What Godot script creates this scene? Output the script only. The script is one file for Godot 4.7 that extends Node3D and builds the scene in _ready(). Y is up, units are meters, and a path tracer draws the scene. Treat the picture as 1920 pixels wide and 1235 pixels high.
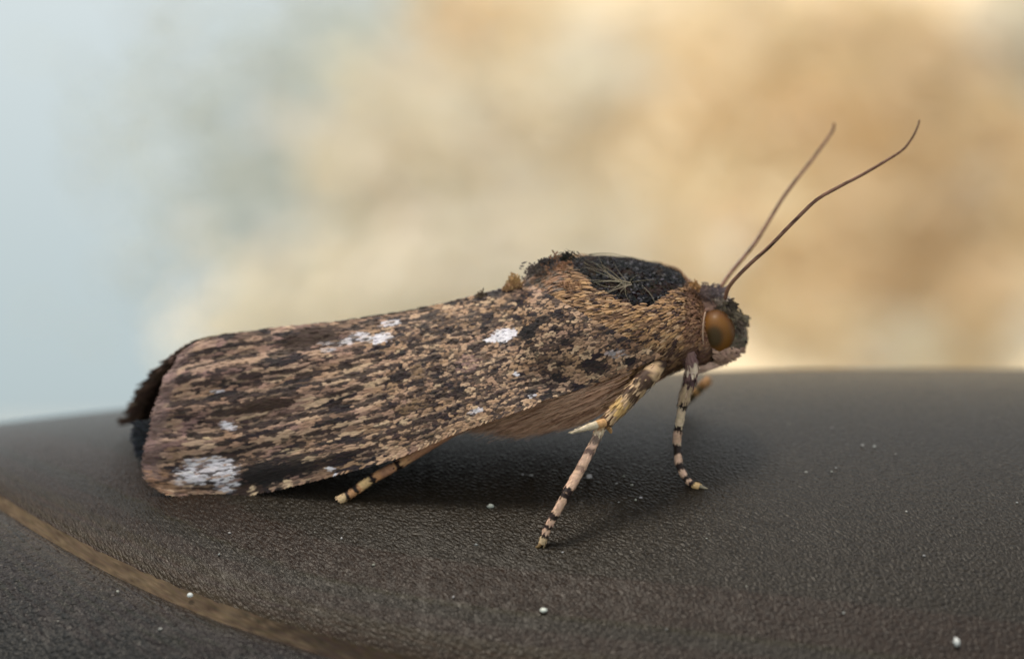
extends Node3D
# Close-up of a moth resting on a grained dark panel. Modelling frame ("panel frame"): millimetres, y away from the panel,
# z towards the viewer; every root node turns that frame into the world (metres, y up).

const MM := 0.001
const D := 85.0                      # lens to the middle of the moth, mm
const K := 41.0 / 1920.0             # millimetres per traced pixel at that distance
const ALPHA := deg_to_rad(22.0)      # view onto the panel
const PITCH := deg_to_rad(2.5)       # camera looks slightly up
const SA := 0.374607
const CA := 0.927184
const EYE := Vector3(0, D * SA, D * CA)
const UPV := Vector3(0, CA, -SA)
const FWD := Vector3(0, -SA, -CA)

var frame: Transform3D
var base := Vector3.ZERO             # base of the thing being built, mm in the panel frame
var rng := RandomNumberGenerator.new()
var n_a := FastNoiseLite.new()
var n_b := FastNoiseLite.new()
var n_c := FastNoiseLite.new()
var cell_v := FastNoiseLite.new()      # patchwork of scale clumps: a value per clump, and how near its border is
var cell_e := FastNoiseLite.new()
var taken := {}
var mats := {}

# ---------------------------------------------------------------- geometry collector
class Geo:
	var v := PackedVector3Array()
	var n := PackedVector3Array()
	var c := PackedColorArray()
	var uv := PackedVector2Array()
	var ix := PackedInt32Array()
	func add(p: Vector3, nn: Vector3, col: Color, t := Vector2.ZERO) -> int:
		v.append(p); n.append(nn); c.append(col); uv.append(t)
		return v.size() - 1
	func tri(a: int, b: int, d: int) -> void:
		# front faces run clockwise: turn the corners so that the face agrees with its normals
		var f := (v[b] - v[a]).cross(v[d] - v[a])
		if f.dot(n[a] + n[b] + n[d]) > 0.0:
			ix.append(a); ix.append(d); ix.append(b)
		else:
			ix.append(a); ix.append(b); ix.append(d)
	func quad(a: int, b: int, d: int, e: int) -> void:
		tri(a, b, d); tri(a, d, e)
	# a flat-based scale: base at p, running along d, n away from the skin
	func scale(p: Vector3, d: Vector3, nn: Vector3, length: float, width: float, lift: float, col: Color, curl := 0.0) -> void:
		var w := d.cross(nn).normalized() * width * 0.5
		var up := nn.normalized()
		var n1 := (up - d * 0.15).normalized()
		var b0 := add(p - w * 0.55, (n1 - w.normalized() * 0.35).normalized(), col)
		var b1 := add(p + w * 0.55, (n1 + w.normalized() * 0.35).normalized(), col)
		var m := p + d * length * 0.6 + up * lift * 0.75
		var m0 := add(m - w, (n1 - w.normalized() * 0.25).normalized(), col)
		var mc := add(m + up * width * 0.12, n1, col)
		var m1 := add(m + w, (n1 + w.normalized() * 0.25).normalized(), col)
		var t := p + d * length + up * (lift - curl)
		var t0 := add(t - w * 0.62, (n1 - w.normalized() * 0.3).normalized(), col)
		var t1 := add(t + w * 0.5 + d * length * 0.06, (n1 + w.normalized() * 0.3).normalized(), col)
		tri(b0, b1, mc); tri(b0, mc, m0); tri(b1, m1, mc)
		tri(m0, mc, t0); tri(mc, t1, t0); tri(mc, m1, t1)
	# a tapered hair through a few points
	func hair(pts: Array, r: float, col: Color) -> void:
		var last := []
		for i in pts.size():
			var p: Vector3 = pts[i]
			var q: Vector3 = pts[mini(i + 1, pts.size() - 1)] - pts[maxi(i - 1, 0)]
			q = q.normalized()
			var s := q.cross(Vector3(0.31, 0.2, 0.93)).normalized()
			var t := q.cross(s)
			var rr := r * (1.0 - 0.85 * float(i) / (pts.size() - 1))
			var ring := []
			for k in 3:
				var a := TAU * k / 3.0
				var o := s * cos(a) + t * sin(a)
				ring.append(add(p + o * rr, o, col))
			if i:
				for k in 3:
					quad(last[k], last[(k + 1) % 3], ring[(k + 1) % 3], ring[k])
			last = ring

# ---------------------------------------------------------------- nodes
func numbered(called: String) -> String:
	if not taken.has(called):
		taken[called] = 0
		return called
	taken[called] += 1
	return "%s_%03d" % [called, taken[called]]

func thing(called: String, label: String, category: String, at: Vector3, group := "") -> Node3D:
	var o := Node3D.new()
	o.name = numbered(called)
	add_child(o)
	o.transform = frame * Transform3D(Basis(), at * MM)
	o.set_meta("label", label)
	o.set_meta("category", category)
	if group:
		o.set_meta("group", group)
	base = at
	return o

func mesh_of(g: Geo) -> ArrayMesh:
	var a := []
	a.resize(Mesh.ARRAY_MAX)
	var v := PackedVector3Array()
	v.resize(g.v.size())
	for i in g.v.size():
		v[i] = (g.v[i] - base) * MM
	a[Mesh.ARRAY_VERTEX] = v
	a[Mesh.ARRAY_NORMAL] = g.n
	a[Mesh.ARRAY_COLOR] = g.c
	a[Mesh.ARRAY_TEX_UV] = g.uv
	a[Mesh.ARRAY_INDEX] = g.ix
	var m := ArrayMesh.new()
	m.add_surface_from_arrays(Mesh.PRIMITIVE_TRIANGLES, a)
	return m

func part(called: String, g: Geo, m: Material, parent: Node3D, stuff := false) -> MeshInstance3D:
	var o := MeshInstance3D.new()
	o.name = called
	o.mesh = mesh_of(g)
	o.material_override = m
	if stuff:
		o.set_meta("kind", "stuff")
	parent.add_child(o, true)
	return o

func holder(called: String, parent: Node3D) -> Node3D:
	var o := Node3D.new()
	o.name = called
	parent.add_child(o, true)
	return o

func mat(rough := 0.8, spec := 0.3, tint := Color.WHITE) -> StandardMaterial3D:
	var m := StandardMaterial3D.new()
	m.vertex_color_use_as_albedo = true
	m.albedo_color = tint
	m.roughness = rough
	m.metallic_specular = spec
	m.cull_mode = BaseMaterial3D.CULL_DISABLED
	return m

func rgb(r: float, g: float, b: float, k := 1.0) -> Color:   # 0..255 sRGB to a linear colour
	var c := Color(r / 255.0, g / 255.0, b / 255.0).srgb_to_linear()
	return Color(c.r * k, c.g * k, c.b * k)

func vary(c: Color, by: float) -> Color:
	var k := 1.0 + rng.randf_range(-by, by)
	return Color(c.r * k, c.g * k * (1.0 + rng.randf_range(-by, by) * 0.15), c.b * k * (1.0 + rng.randf_range(-by, by) * 0.3))

# ---------------------------------------------------------------- tracing: photograph position and depth -> panel frame
func dir_of(px: float, py: float) -> Vector3:
	return Vector3((px - 960.0) * K, 0, 0) + UPV * (617.5 - py) * K + FWD * D

func P(px: float, py: float, z: float) -> Vector3:
	var d := dir_of(px, py)
	return EYE + d * ((z - EYE.z) / d.z)

func proj(p: Vector3) -> Vector2:
	var r := p - EYE
	var s := D / r.dot(FWD) / K
	return Vector2(960.0 + r.x * s, 617.5 - r.dot(UPV) * s)

func panel_y(x: float, z: float) -> float:
	var drop := 0.0015 * (x - 18.0) * (x - 18.0)
	var g := lerpf(1.05, 0.72, smoothstep(-14.0, 5.0, z))
	var y := -4.45 - drop * g - z * z / 61.0
	return y

func on_panel(px: float, py: float) -> Vector3:
	var d := dir_of(px, py)
	var z := 34.0
	while z > -40.0:
		var p := EYE + d * ((z - EYE.z) / d.z)
		if p.y < panel_y(p.x, p.z):
			break
		z -= 0.05
	return EYE + d * ((z - EYE.z) / d.z)

func curve_at(pts: Array, t: float) -> Vector2:      # by arc length, smooth
	var x := clampf(t, 0.0, 1.0) * (pts.size() - 1)
	var i := mini(int(x), pts.size() - 2)
	var f := x - i
	var a: Vector2 = pts[maxi(i - 1, 0)]
	var b: Vector2 = pts[i]
	var c: Vector2 = pts[i + 1]
	var d: Vector2 = pts[mini(i + 2, pts.size() - 1)]
	return b.cubic_interpolate(c, a, d, f)

func even(pts: Array, n: int) -> Array:              # the same curve through n evenly spaced points
	var dense := []
	for i in 201:
		dense.append(curve_at(pts, i / 200.0))
	var total := 0.0
	var run := [0.0]
	for i in 200:
		total += dense[i].distance_to(dense[i + 1])
		run.append(total)
	var out := []
	var j := 0
	for k in n:
		var want := total * k / (n - 1)
		while j < 199 and run[j + 1] < want:
			j += 1
		var f := clampf((want - run[j]) / maxf(run[j + 1] - run[j], 1e-6), 0.0, 1.0)
		out.append(dense[j].lerp(dense[j + 1], f))
	return out

func xy(list: Array) -> Array:
	var out := []
	for i in range(0, list.size(), 2):
		out.append(Vector2(list[i], list[i + 1]))
	return out

# ---------------------------------------------------------------- body profile: px, centre y, half height (px), half width (mm)
var stations := [
	[430, 806, 8, 0.3], [470, 800, 28, 0.9], [600, 772, 52, 1.7], [760, 735, 66, 2.3], [900, 692, 88, 2.8], [960, 668, 108, 3.0],
	[1000, 647, 138, 3.2], [1050, 634, 152, 3.45], [1120, 626, 147, 3.6], [1180, 613, 131, 3.5], [1230, 600, 108, 3.2], [1270, 598, 93, 2.9],
	[1298, 606, 76, 2.5], [1318, 617, 62, 2.15], [1345, 622, 57, 2.0], [1368, 624, 48, 1.75], [1386, 625, 35, 1.3], [1395, 626, 18, 0.7], [1398, 626, 4, 0.15]]

func station(px: float) -> Array:
	var n := stations.size()
	if px <= stations[0][0]:
		return stations[0]
	for i in n - 1:
		if px <= stations[i + 1][0]:
			var f: float = (px - stations[i][0]) / float(stations[i + 1][0] - stations[i][0])
			f = f * f * (3.0 - 2.0 * f) * 0.5 + f * 0.5
			var o := []
			for k in 4:
				o.append(lerpf(stations[i][k], stations[i + 1][k], f))
			return o
	return stations[n - 1]

func half_up(s: Array) -> float:    # vertical half axis whose outline, seen from above at ALPHA, is the traced one
	var r: float = s[2] * K
	var b: float = s[3] * SA
	return sqrt(maxf(r * r - b * b, 0.01 * r * r)) / CA

func body_pt(px: float, ang: float) -> Vector3:
	var s := station(px)
	return P(px, s[1], 0.0) + Vector3(0, half_up(s) * cos(ang), s[3] * sin(ang))

func body_n(px: float, ang: float) -> Vector3:
	var e := 2.0
	var dx := body_pt(px + e, ang) - body_pt(px - e, ang)
	var da := body_pt(px, ang + 0.02) - body_pt(px, ang - 0.02)
	return da.cross(dx).normalized() * 1.0

func body_z(px: float, py: float) -> float:      # depth of the body's near surface seen at that place, or -9
	var s := station(px)
	if px < stations[0][0]:
		return -9.0
	var d := dir_of(px, py)
	var m := d.y / d.z
	var a := half_up(s)
	var b: float = s[3]
	var e := P(px, py, 0.0).y - P(px, s[1], 0.0).y
	var qa := m * m / (a * a) + 1.0 / (b * b)
	var qb := 2.0 * e * m / (a * a)
	var qc := e * e / (a * a) - 1.0
	var disc := qb * qb - 4.0 * qa * qc
	if disc < 0.0:
		return -9.0
	return (-qb + sqrt(disc)) / (2.0 * qa)

# ---------------------------------------------------------------- wing
var w_top: Array
var w_low: Array
var w_tip: Array
var w_root: Array

func wing_px(s: float, t: float) -> Vector2:
	var a := curve_at(w_top, s)
	var b := curve_at(w_low, s)
	var r := curve_at(w_root, t)
	var m := curve_at(w_tip, t)
	var tl: Vector2 = w_top[0]
	var tr: Vector2 = w_top[w_top.size() - 1]
	var bl: Vector2 = w_low[0]
	var br: Vector2 = w_low[w_low.size() - 1]
	return a.lerp(b, t) + r.lerp(m, s) - tl.lerp(tr, s).lerp(bl.lerp(br, s), t)

func wing_pt(s: float, t: float) -> Vector3:
	var q := wing_px(s, t)
	var zb := lerpf(3.5, 4.3, smoothstep(0.0, 0.35, s)) - 0.9 * smoothstep(0.55, 1.0, s)
	var z := 0.25 + (zb - 0.25) * pow(t, 0.78)
	z += 0.05 * sin(t * 31.0) * smoothstep(0.3, 0.8, s)          # faint pleats between the veins
	var bz := body_z(q.x, q.y)
	if bz > -8.0:
		bz += 0.12
		var h := clampf(0.5 + 0.5 * (bz - z) / 0.5, 0.0, 1.0)
		z = lerpf(z, bz, h) + 0.5 * h * (1.0 - h)
	return P(q.x, q.y, z)

const W := 0
const BLK := 1
const DRK := 2
const OLV := 3
const CRM := 4
const RST := 5
const PUR := 6
const TAN := 7
const MAU := 8
var pal := []
# px, py, half length, half width, degrees, colour, strength
var marks := [
	[948, 628, 27, 13, -14, W, 1.0], [924, 636, 14, 5, -10, W, 1.0], [992, 622, 20, 16, -25, BLK, 0.95], [1014, 603, 22, 9, -30, BLK, 0.9], [912, 622, 9, 14, 30, BLK, 0.8],
	[680, 631, 24, 9, -8, W, 0.8], [718, 634, 20, 10, -10, W, 0.9], [735, 606, 22, 6, -10, W, 0.75], [655, 640, 16, 7, -8, W, 0.6], [610, 643, 22, 4, -5, W, 0.55], [624, 655, 18, 5, -5, W, 0.45],
	[660, 655, 36, 5, -8, BLK, 0.75], [605, 636, 44, 3, -6, BLK, 0.8], [710, 602, 60, 5, -12, BLK, 0.7],
	[590, 632, 66, 20, -16, DRK, 0.95], [540, 650, 14, 12, 20, DRK, 0.8],
	[810, 590, 22, 18, 60, BLK, 0.75], [800, 622, 22, 11, 60, BLK, 0.7], [825, 640, 34, 6, -5, BLK, 0.65], [850, 598, 20, 8, -10, DRK, 0.6], [880, 622, 12, 10, 0, BLK, 0.6],
	[430, 797, 15, 9, 20, W, 1.0], [411, 733, 14, 5, -5, W, 0.7], [396, 823, 10, 5, 0, CRM, 0.8],
	[396, 882, 60, 26, -4, W, 0.8], [432, 900, 24, 28, -6, W, 0.85], [352, 900, 24, 14, -4, W, 0.5], [395, 862, 44, 8, -4, W, 0.6],
	[502, 888, 50, 30, -10, BLK, 0.97], [566, 874, 56, 22, -14, BLK, 0.9], [470, 915, 30, 9, -4, DRK, 0.9], [610, 868, 34, 8, -18, DRK, 0.6],
	[478, 914, 8, 6, -20, CRM, 1.0], [543, 902, 8, 6, -10, CRM, 1.0], [626, 877, 9, 6, 20, W, 0.9], [585, 858, 20, 6, -8, CRM, 0.6], [550, 845, 16, 5, -5, CRM, 0.6],
	[505, 757, 58, 15, -7, DRK, 0.95], [520, 778, 46, 9, -7, DRK, 0.7], [455, 770, 12, 8, 0, DRK, 0.8], [560, 745, 24, 10, -10, DRK, 0.6],
	[722, 795, 13, 6, -15, CRM, 0.7], [760, 790, 12, 6, -10, CRM, 0.7], [895, 770, 15, 5, -20, W, 0.65], [822, 722, 6, 4, 0, CRM, 0.65], [970, 700, 6, 5, 0, W, 0.9], [1000, 742, 6, 5, 0, W, 0.6],
	[755, 702, 24, 11, -20, PUR, 0.9], [795, 700, 9, 24, 10, PUR, 0.7], [735, 755, 28, 8, -30, PUR, 0.75], [850, 690, 7, 24, 15, PUR, 0.55], [820, 672, 30, 6, -12, PUR, 0.7], [790, 745, 36, 6, -20, PUR, 0.6],
	[785, 697, 18, 12, 70, OLV, 0.6], [775, 760, 34, 14, -15, OLV, 0.55], [880, 680, 26, 18, -20, MAU, 0.6],
	[850, 768, 44, 7, -28, PUR, 0.8], [910, 738, 40, 7, -30, PUR, 0.6], [640, 838, 60, 7, -14, PUR, 0.7], [560, 832, 26, 7, -8, PUR, 0.6], [700, 815, 40, 6, -16, PUR, 0.6],
	[1120, 688, 28, 14, 10, PUR, 0.9], [1075, 632, 34, 6, -20, BLK, 0.7], [1110, 640, 24, 6, -15, BLK, 0.6], [1060, 680, 14, 14, 30, PUR, 0.6], [1160, 662, 24, 9, -5, W, 0.3], [1185, 650, 22, 8, 0, RST, 0.6],
	[1090, 640, 26, 9, 0, TAN, 0.5], [1150, 605, 60, 7, -4, TAN, 0.4], [1050, 668, 24, 8, 20, TAN, 0.5], [1080, 700, 26, 9, 20, TAN, 0.6],
	[308, 902, 36, 24, 30, RST, 0.6], [345, 918, 50, 9, 4, RST, 0.4], [330, 850, 14, 16, 0, TAN, 0.5], [345, 755, 16, 22, 20, DRK, 0.4],
	[880, 790, 50, 9, -24, TAN, 0.5], [820, 815, 40, 10, -24, OLV, 0.4], [760, 840, 34, 8, -20, TAN, 0.45], [815, 822, 16, 9, -10, DRK, 0.6], [1000, 690, 20, 12, 0, RST, 0.4]]

func wing_color(q: Vector2, s: float, t: float) -> Color:
	var a := q.x * 0.976 - q.y * 0.217
	var b := q.x * 0.217 + q.y * 0.976
	var warm := smoothstep(480.0, 760.0, q.x + 0.4 * (q.y - 740.0))
	var broad := n_c.get_noise_2d(a * 0.5, b * 1.1)
	var c: Color = pal[MAU].lerp(pal[TAN], clampf(0.3 + 0.55 * warm + 0.6 * broad, 0.0, 1.0))
	c = c.lerp(pal[OLV], clampf(0.3 + 1.3 * n_c.get_noise_2d(a + 900.0, b * 1.4), 0.0, 1.0) * 0.45)
	c = c.lerp(pal[RST], 0.5 * smoothstep(1000.0, 1240.0, q.x))
	# clumps of scales: long and narrow towards the tip, blocky towards the root
	var wx := a + 7.0 * n_a.get_noise_2d(a * 0.03, b * 0.06)
	var wy := b + 5.0 * n_a.get_noise_2d(a * 0.025 + 70.0, b * 0.05)
	var blocky := q.x + 90.0 * n_c.get_noise_2d(a * 2.0, b * 2.0) > 740.0
	var u := Vector2(wx / 64.0, wy / 9.0)
	if blocky:
		u = Vector2(wx / 17.0, wy / 10.0)
	var val := cell_v.get_noise_2dv(u)
	var rim := cell_e.get_noise_2dv(u) + 1.0
	var gloom := 0.06 + 0.06 * smoothstep(800.0, 1000.0, q.x) + 0.55 * n_a.get_noise_2d(a * 0.007, b * 0.022 + 20.0)
	val += gloom
	if val < -0.62:
		c = pal[PUR].lerp(pal[BLK], 0.3)
	elif val < -0.36:
		c = c.lerp(pal[DRK], 0.78)
	elif val < -0.1:
		c = c.lerp(pal[DRK], 0.35)
	elif val > 0.9:
		c = c.lerp(pal[CRM], 0.5)
	elif val > 0.5:
		c = c.lerp(rgb(200, 168, 140, 0.8), 0.4)
	var border := 0.18 if blocky else 0.1
	if rim < border + 0.12 * n_b.get_noise_2d(a * 0.05, b * 0.1) - 0.1 * gloom:
		c = c.lerp(pal[PUR], 0.8)
	# black freckles on the middle and root
	var dense := smoothstep(700.0, 940.0, q.x) * (1.0 - 0.6 * smoothstep(1080.0, 1180.0, q.x))
	var fr := n_b.get_noise_2d(a * 0.06, b * 0.085 + 400.0)
	if fr < -0.32 and dense > 0.2:
		c = c.lerp(pal[BLK].lerp(pal[PUR], 0.4), 0.88 * dense)
	# veins and the cracks between them: thin broken dark lines running to the outer margin
	if s > 0.18:
		var reach := smoothstep(0.18, 0.45, s)
		for i in 17:
			var main := i % 2 == 0
			var tv := 0.07 + 0.054 * i + 0.012 * sin(i * 2.3)
			var off := absf(t - tv - 0.02 * n_a.get_noise_2d(q.x * 0.008, i * 50.0)) * 250.0
			if off > 8.0:
				continue
			var dash := n_a.get_noise_2d(a * (0.014 if main else 0.024), i * 77.0 + 300.0)
			var thick := 3.4 + 4.0 * n_b.get_noise_2d(a * 0.03, i * 31.0)
			if off < thick and dash > lerpf(0.3, -0.22 if main else 0.02, reach):
				c = c.lerp(pal[PUR].lerp(pal[DRK], 0.35), 0.92)
			elif main and off > thick and off < thick + 4.0 and dash > -0.1:
				c = c.lerp(rgb(196, 165, 140, 0.8), 0.3)
	for m in marks:
		var dx: float = q.x - m[0]
		var dy: float = q.y - m[1]
		var r: float = m[2] + 14.0
		if absf(dx) > r or absf(dy) > r:
			continue
		var g := deg_to_rad(m[4])
		var e: float = Vector2((dx * cos(g) + dy * sin(g)) / m[2], (dy * cos(g) - dx * sin(g)) / m[3]).length()
		e += 0.35 * n_b.get_noise_2d(a * 0.12 + 60.0, b * 0.3)
		var streaky := 1.0
		if m[6] < 0.86:
			streaky = 1.0 if n_a.get_noise_2d(a * 0.03 + 33.0, b * 0.16) > -0.1 else 0.12
		if e < 1.0:
			c = c.lerp(pal[m[5]], minf(1.0, m[6] * streaky * clampf((1.0 - e) * 5.0, 0.0, 1.0) * 1.05))
	# greyish fringe band along the outer margin
	var edge := smoothstep(0.955, 0.975, s)
	if edge > 0.0 and t < 0.86:
		c = c.lerp(pal[MAU].lerp(rgb(112, 96, 92, 0.66), 0.6), edge * 0.75)
	return c

func build_wing(moth: Node3D, m_sheet: Material, m_scale: Material) -> void:
	w_top = even(xy([990, 532, 900, 553, 830, 571, 740, 590, 650, 602, 560, 611, 480, 621, 420, 630, 375, 641, 345, 657]), 40)
	w_low = even(xy([1240, 668, 1150, 706, 1060, 738, 1000, 757, 930, 782, 860, 806, 800, 832, 740, 856, 640, 884, 540, 909, 480, 922, 430, 929, 370, 931, 312, 925]), 40)
	w_tip = even(xy([345, 657, 332, 684, 312, 712, 306, 738, 293, 768, 288, 800, 279, 835, 272, 866, 279, 900, 312, 925]), 30)
	w_root = even(xy([990, 532, 1040, 560, 1110, 600, 1180, 638, 1240, 668]), 20)
	var g := Geo.new()
	var ns := 96
	var nt := 44
	var dark := rgb(70, 54, 44, 0.7)
	for i in ns + 1:
		for j in nt + 1:
			var s := float(i) / ns
			var t := float(j) / nt
			var p := wing_pt(s, t)
			var n := wing_normal(s, t)
			g.add(p, n, dark)
	for i in ns:
		for j in nt:
			var k := i * (nt + 1) + j
			g.quad(k, k + 1, k + nt + 2, k + nt + 1)
	# thickness along the free edges
	var wing := part("forewing", g, m_sheet, moth)
	# the coat of scales
	var sc := Geo.new()
	var rows := 236
	for i in rows:
		var s0 := (i + 0.5) / rows
		var here := curve_at(w_top, s0).distance_to(curve_at(w_low, s0))
		var across := int(here / 2.7)
		for j in across:
			var s := clampf(s0 + rng.randf_range(-0.5, 0.5) / rows, 0.0, 0.992)
			var t := clampf((j + rng.randf_range(0.0, 1.0)) / across, 0.004, 0.996)
			var q := wing_px(s, t)
			var p := wing_pt(s, t)
			var n := wing_normal(s, t)
			var d := (wing_pt(minf(s + 0.01, 1.0), t) - wing_pt(s - 0.005, t)).normalized()
			d = (d + n.cross(d) * rng.randf_range(-0.14, 0.14)).normalized()
			var c := vary(wing_color(q, s, t), 0.12)
			var long := rng.randf_range(0.24, 0.46)
			var wide := rng.randf_range(0.05, 0.09)
			var rootward := smoothstep(620.0, 780.0, q.x)
			long *= lerpf(1.0, 0.55, rootward)
			wide *= lerpf(1.0, 1.3, rootward)
			var lift := rng.randf_range(0.012, 0.04)
			if rng.randf() < 0.05:
				lift += 0.06
			if s > 0.93 and rng.randf() < 0.5:
				long *= 1.2
			sc.scale(p + n * 0.006 - d * long * 0.4, d, n, long, wide, lift, c)
	part("scale_coat", sc, m_scale, wing, true)
	# fringe of long narrow scales round the outer margin and the lower edge
	var fr := Geo.new()
	for i in 620:
		var t := rng.randf()
		var s := 0.985
		var p := wing_pt(s, t)
		var n := wing_normal(s, t)
		var d := (wing_pt(1.0, t) - wing_pt(0.96, t)).normalized()
		d = (d + n.cross(d) * rng.randf_range(-0.2, 0.2)).normalized()
		var scallop := 0.5 + 0.5 * sin(t * TAU * 6.5)
		var c := pal[MAU].lerp(rgb(138, 118, 110, 0.8), rng.randf() * 0.8) as Color
		if scallop < 0.25:
			c = c.lerp(pal[DRK], 0.6)
		if t > 0.8:
			c = c.lerp(pal[RST], 0.7)
		fr.scale(p + n * rng.randf_range(0.01, 0.04), d, n, (0.22 + 0.16 * scallop) * rng.randf_range(0.8, 1.1), 0.07, rng.randf_range(-0.03, 0.04), vary(c, 0.15))
	for i in 420:
		var s := rng.randf_range(0.25, 0.99)
		var p := wing_pt(s, 0.996)
		var n := wing_normal(s, 0.99)
		var d := (wing_pt(s, 1.0) - wing_pt(s, 0.97)).normalized()
		var e := (wing_pt(minf(s + 0.02, 1.0), 1.0) - wing_pt(s, 1.0)).normalized()
		d = (d * 0.5 + e).normalized()
		var c := vary(wing_color(wing_px(s, 0.98), s, 0.98), 0.2)
		fr.scale(p + n * 0.02, d, n, rng.randf_range(0.15, 0.26), 0.07, 0.0, c)
	for i in 300:
		var s := rng.randf_range(0.02, 0.99)
		var p := wing_pt(s, 0.004)
		var e := (wing_pt(minf(s + 0.02, 1.0), 0.0) - wing_pt(s, 0.0)).normalized()
		var n := (wing_normal(s, 0.02) + Vector3(0, 0.8, 0)).normalized()
		var c := vary(wing_color(wing_px(s, 0.02), s, 0.02), 0.25)
		fr.scale(p, (e + Vector3(0, rng.randf_range(0.0, 0.22), 0)).normalized(), n, rng.randf_range(0.18, 0.34), 0.08, 0.03, c)
	part("fringe", fr, m_scale, wing, true)

func wing_low_y(px: float) -> float:
	for i in w_low.size() - 1:
		if px <= w_low[i].x and px >= w_low[i + 1].x:
			return lerpf(w_low[i].y, w_low[i + 1].y, (w_low[i].x - px) / (w_low[i].x - w_low[i + 1].x))
	return 640.0

func wing_normal(s: float, t: float) -> Vector3:
	var e := 0.012
	var a := wing_pt(minf(s + e, 1.0), t) - wing_pt(maxf(s - e, 0.0), t)
	var b := wing_pt(s, minf(t + 0.02, 1.0)) - wing_pt(s, maxf(t - 0.02, 0.0))
	var n := a.cross(b).normalized()
	return n if n.dot(Vector3(0, 0.4, 1)) > 0.0 else -n

# the wing on the far side: the mirror image, seen past the tip of the near one
func build_far_wing(moth: Node3D, m_sheet: Material, m_scale: Material) -> void:
	var top := even(xy([990, 530, 830, 570, 650, 601, 480, 620, 400, 632, 350, 646, 340, 656]), 30)
	var low := even(xy([1225, 610, 1060, 655, 900, 690, 740, 722, 600, 745, 480, 765, 360, 782, 240, 792]), 30)
	var g := Geo.new()
	var ns := 60
	var nt := 24
	var inner := rgb(52, 40, 36, 0.6)
	var at := func(s: float, t: float) -> Vector3:
		var q: Vector2 = curve_at(top, s).lerp(curve_at(low, s), t)
		q.x += -10.0 * sin(t * PI) * smoothstep(0.85, 1.0, s) + 3.5 * sin(t * 44.0) * smoothstep(0.96, 1.0, s)
		return P(q.x, q.y, -0.15 - 3.9 * pow(t, 0.8) * lerpf(1.0, 0.85, s))
	for i in ns + 1:
		for j in nt + 1:
			g.add(at.call(float(i) / ns, float(j) / nt), Vector3(0, 0.5, -0.85), inner)
	for i in ns:
		for j in nt:
			var k := i * (nt + 1) + j
			g.quad(k, k + 1, k + nt + 2, k + nt + 1)
	var wing := part("forewing", g, m_sheet, moth)
	var sc := Geo.new()
	# outer face
	for i in 3600:
		var s := rng.randf()
		var t := rng.randf()
		var p: Vector3 = at.call(s, t)
		var a: Vector3 = at.call(minf(s + 0.02, 1.0), t) - at.call(maxf(s - 0.02, 0.0), t)
		var b: Vector3 = at.call(s, minf(t + 0.03, 1.0)) - at.call(s, maxf(t - 0.03, 0.0))
		var n := a.cross(b).normalized()
		if n.z > 0.0:
			n = -n
		var c: Color = vary(wing_color(curve_at(w_top, s).lerp(curve_at(w_low, s), t), s, t), 0.2)
		sc.scale(p + n * 0.01, a.normalized(), n, 0.5, 0.2, 0.04, c)
	part("scale_coat", sc, m_scale, wing, true)
	# ragged dark fringe of its outer margin
	var fr := Geo.new()
	for i in 520:
		var t := rng.randf()
		var p: Vector3 = at.call(0.985, t)
		var d: Vector3 = (at.call(1.0, t) - at.call(0.95, t)).normalized()
		d = (d + Vector3(0, rng.randf_range(-0.35, 0.1), rng.randf_range(-0.2, 0.2))).normalized()
		var lobe := pow(absf(fposmod(t * 7.0, 1.0) - 0.35) / 0.65, 1.5)
		var c := rgb(80, 60, 50, 0.6)
		if rng.randf() < 0.07:
			c = rgb(150, 130, 116, 0.6)
		elif rng.randf() < 0.25:
			c = rgb(96, 76, 66, 0.6)
		fr.scale(p, d, Vector3(0.2, 0.4, 0.9).normalized(), (0.15 + 0.75 * lobe) * rng.randf_range(0.7, 1.1), 0.1, rng.randf_range(-0.08, 0.08), vary(c, 0.25))
	for i in 26:     # larger ragged plates of the margin, layered
		var t := (i % 13 + 0.5) / 13.0 + rng.randf_range(-0.02, 0.02)
		var p: Vector3 = at.call(0.98, t)
		var d: Vector3 = (at.call(1.0, t) - at.call(0.95, t)).normalized()
		d = (d + Vector3(0, rng.randf_range(-0.3, -0.05), rng.randf_range(-0.1, 0.1))).normalized()
		fr.scale(p + Vector3(0, 0, 0.03 * (i % 2)), d, Vector3(0.15, 0.4, 0.9).normalized(), rng.randf_range(0.45, 0.95), rng.randf_range(0.22, 0.34), 0.05, vary(rgb(92, 70, 58, 0.62), 0.3))
	for i in 260:    # torn sliver of its margin above the ridge
		var q := Vector2(lerpf(346.0, 450.0, pow(rng.randf(), 1.4)), 0)
		q.y = lerpf(655, 627, (q.x - 345) / 105.0) + rng.randf_range(-1.0, 8.0)
		fr.scale(P(q.x, q.y, 0.35), Vector3(-1, -0.25, 0.05).normalized(), Vector3(0, 0.6, 0.8), rng.randf_range(0.2, 0.5), 0.08, 0.02, vary(rgb(84, 64, 52, 0.6), 0.4))
	part("fringe", fr, m_scale, wing, true)

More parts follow.
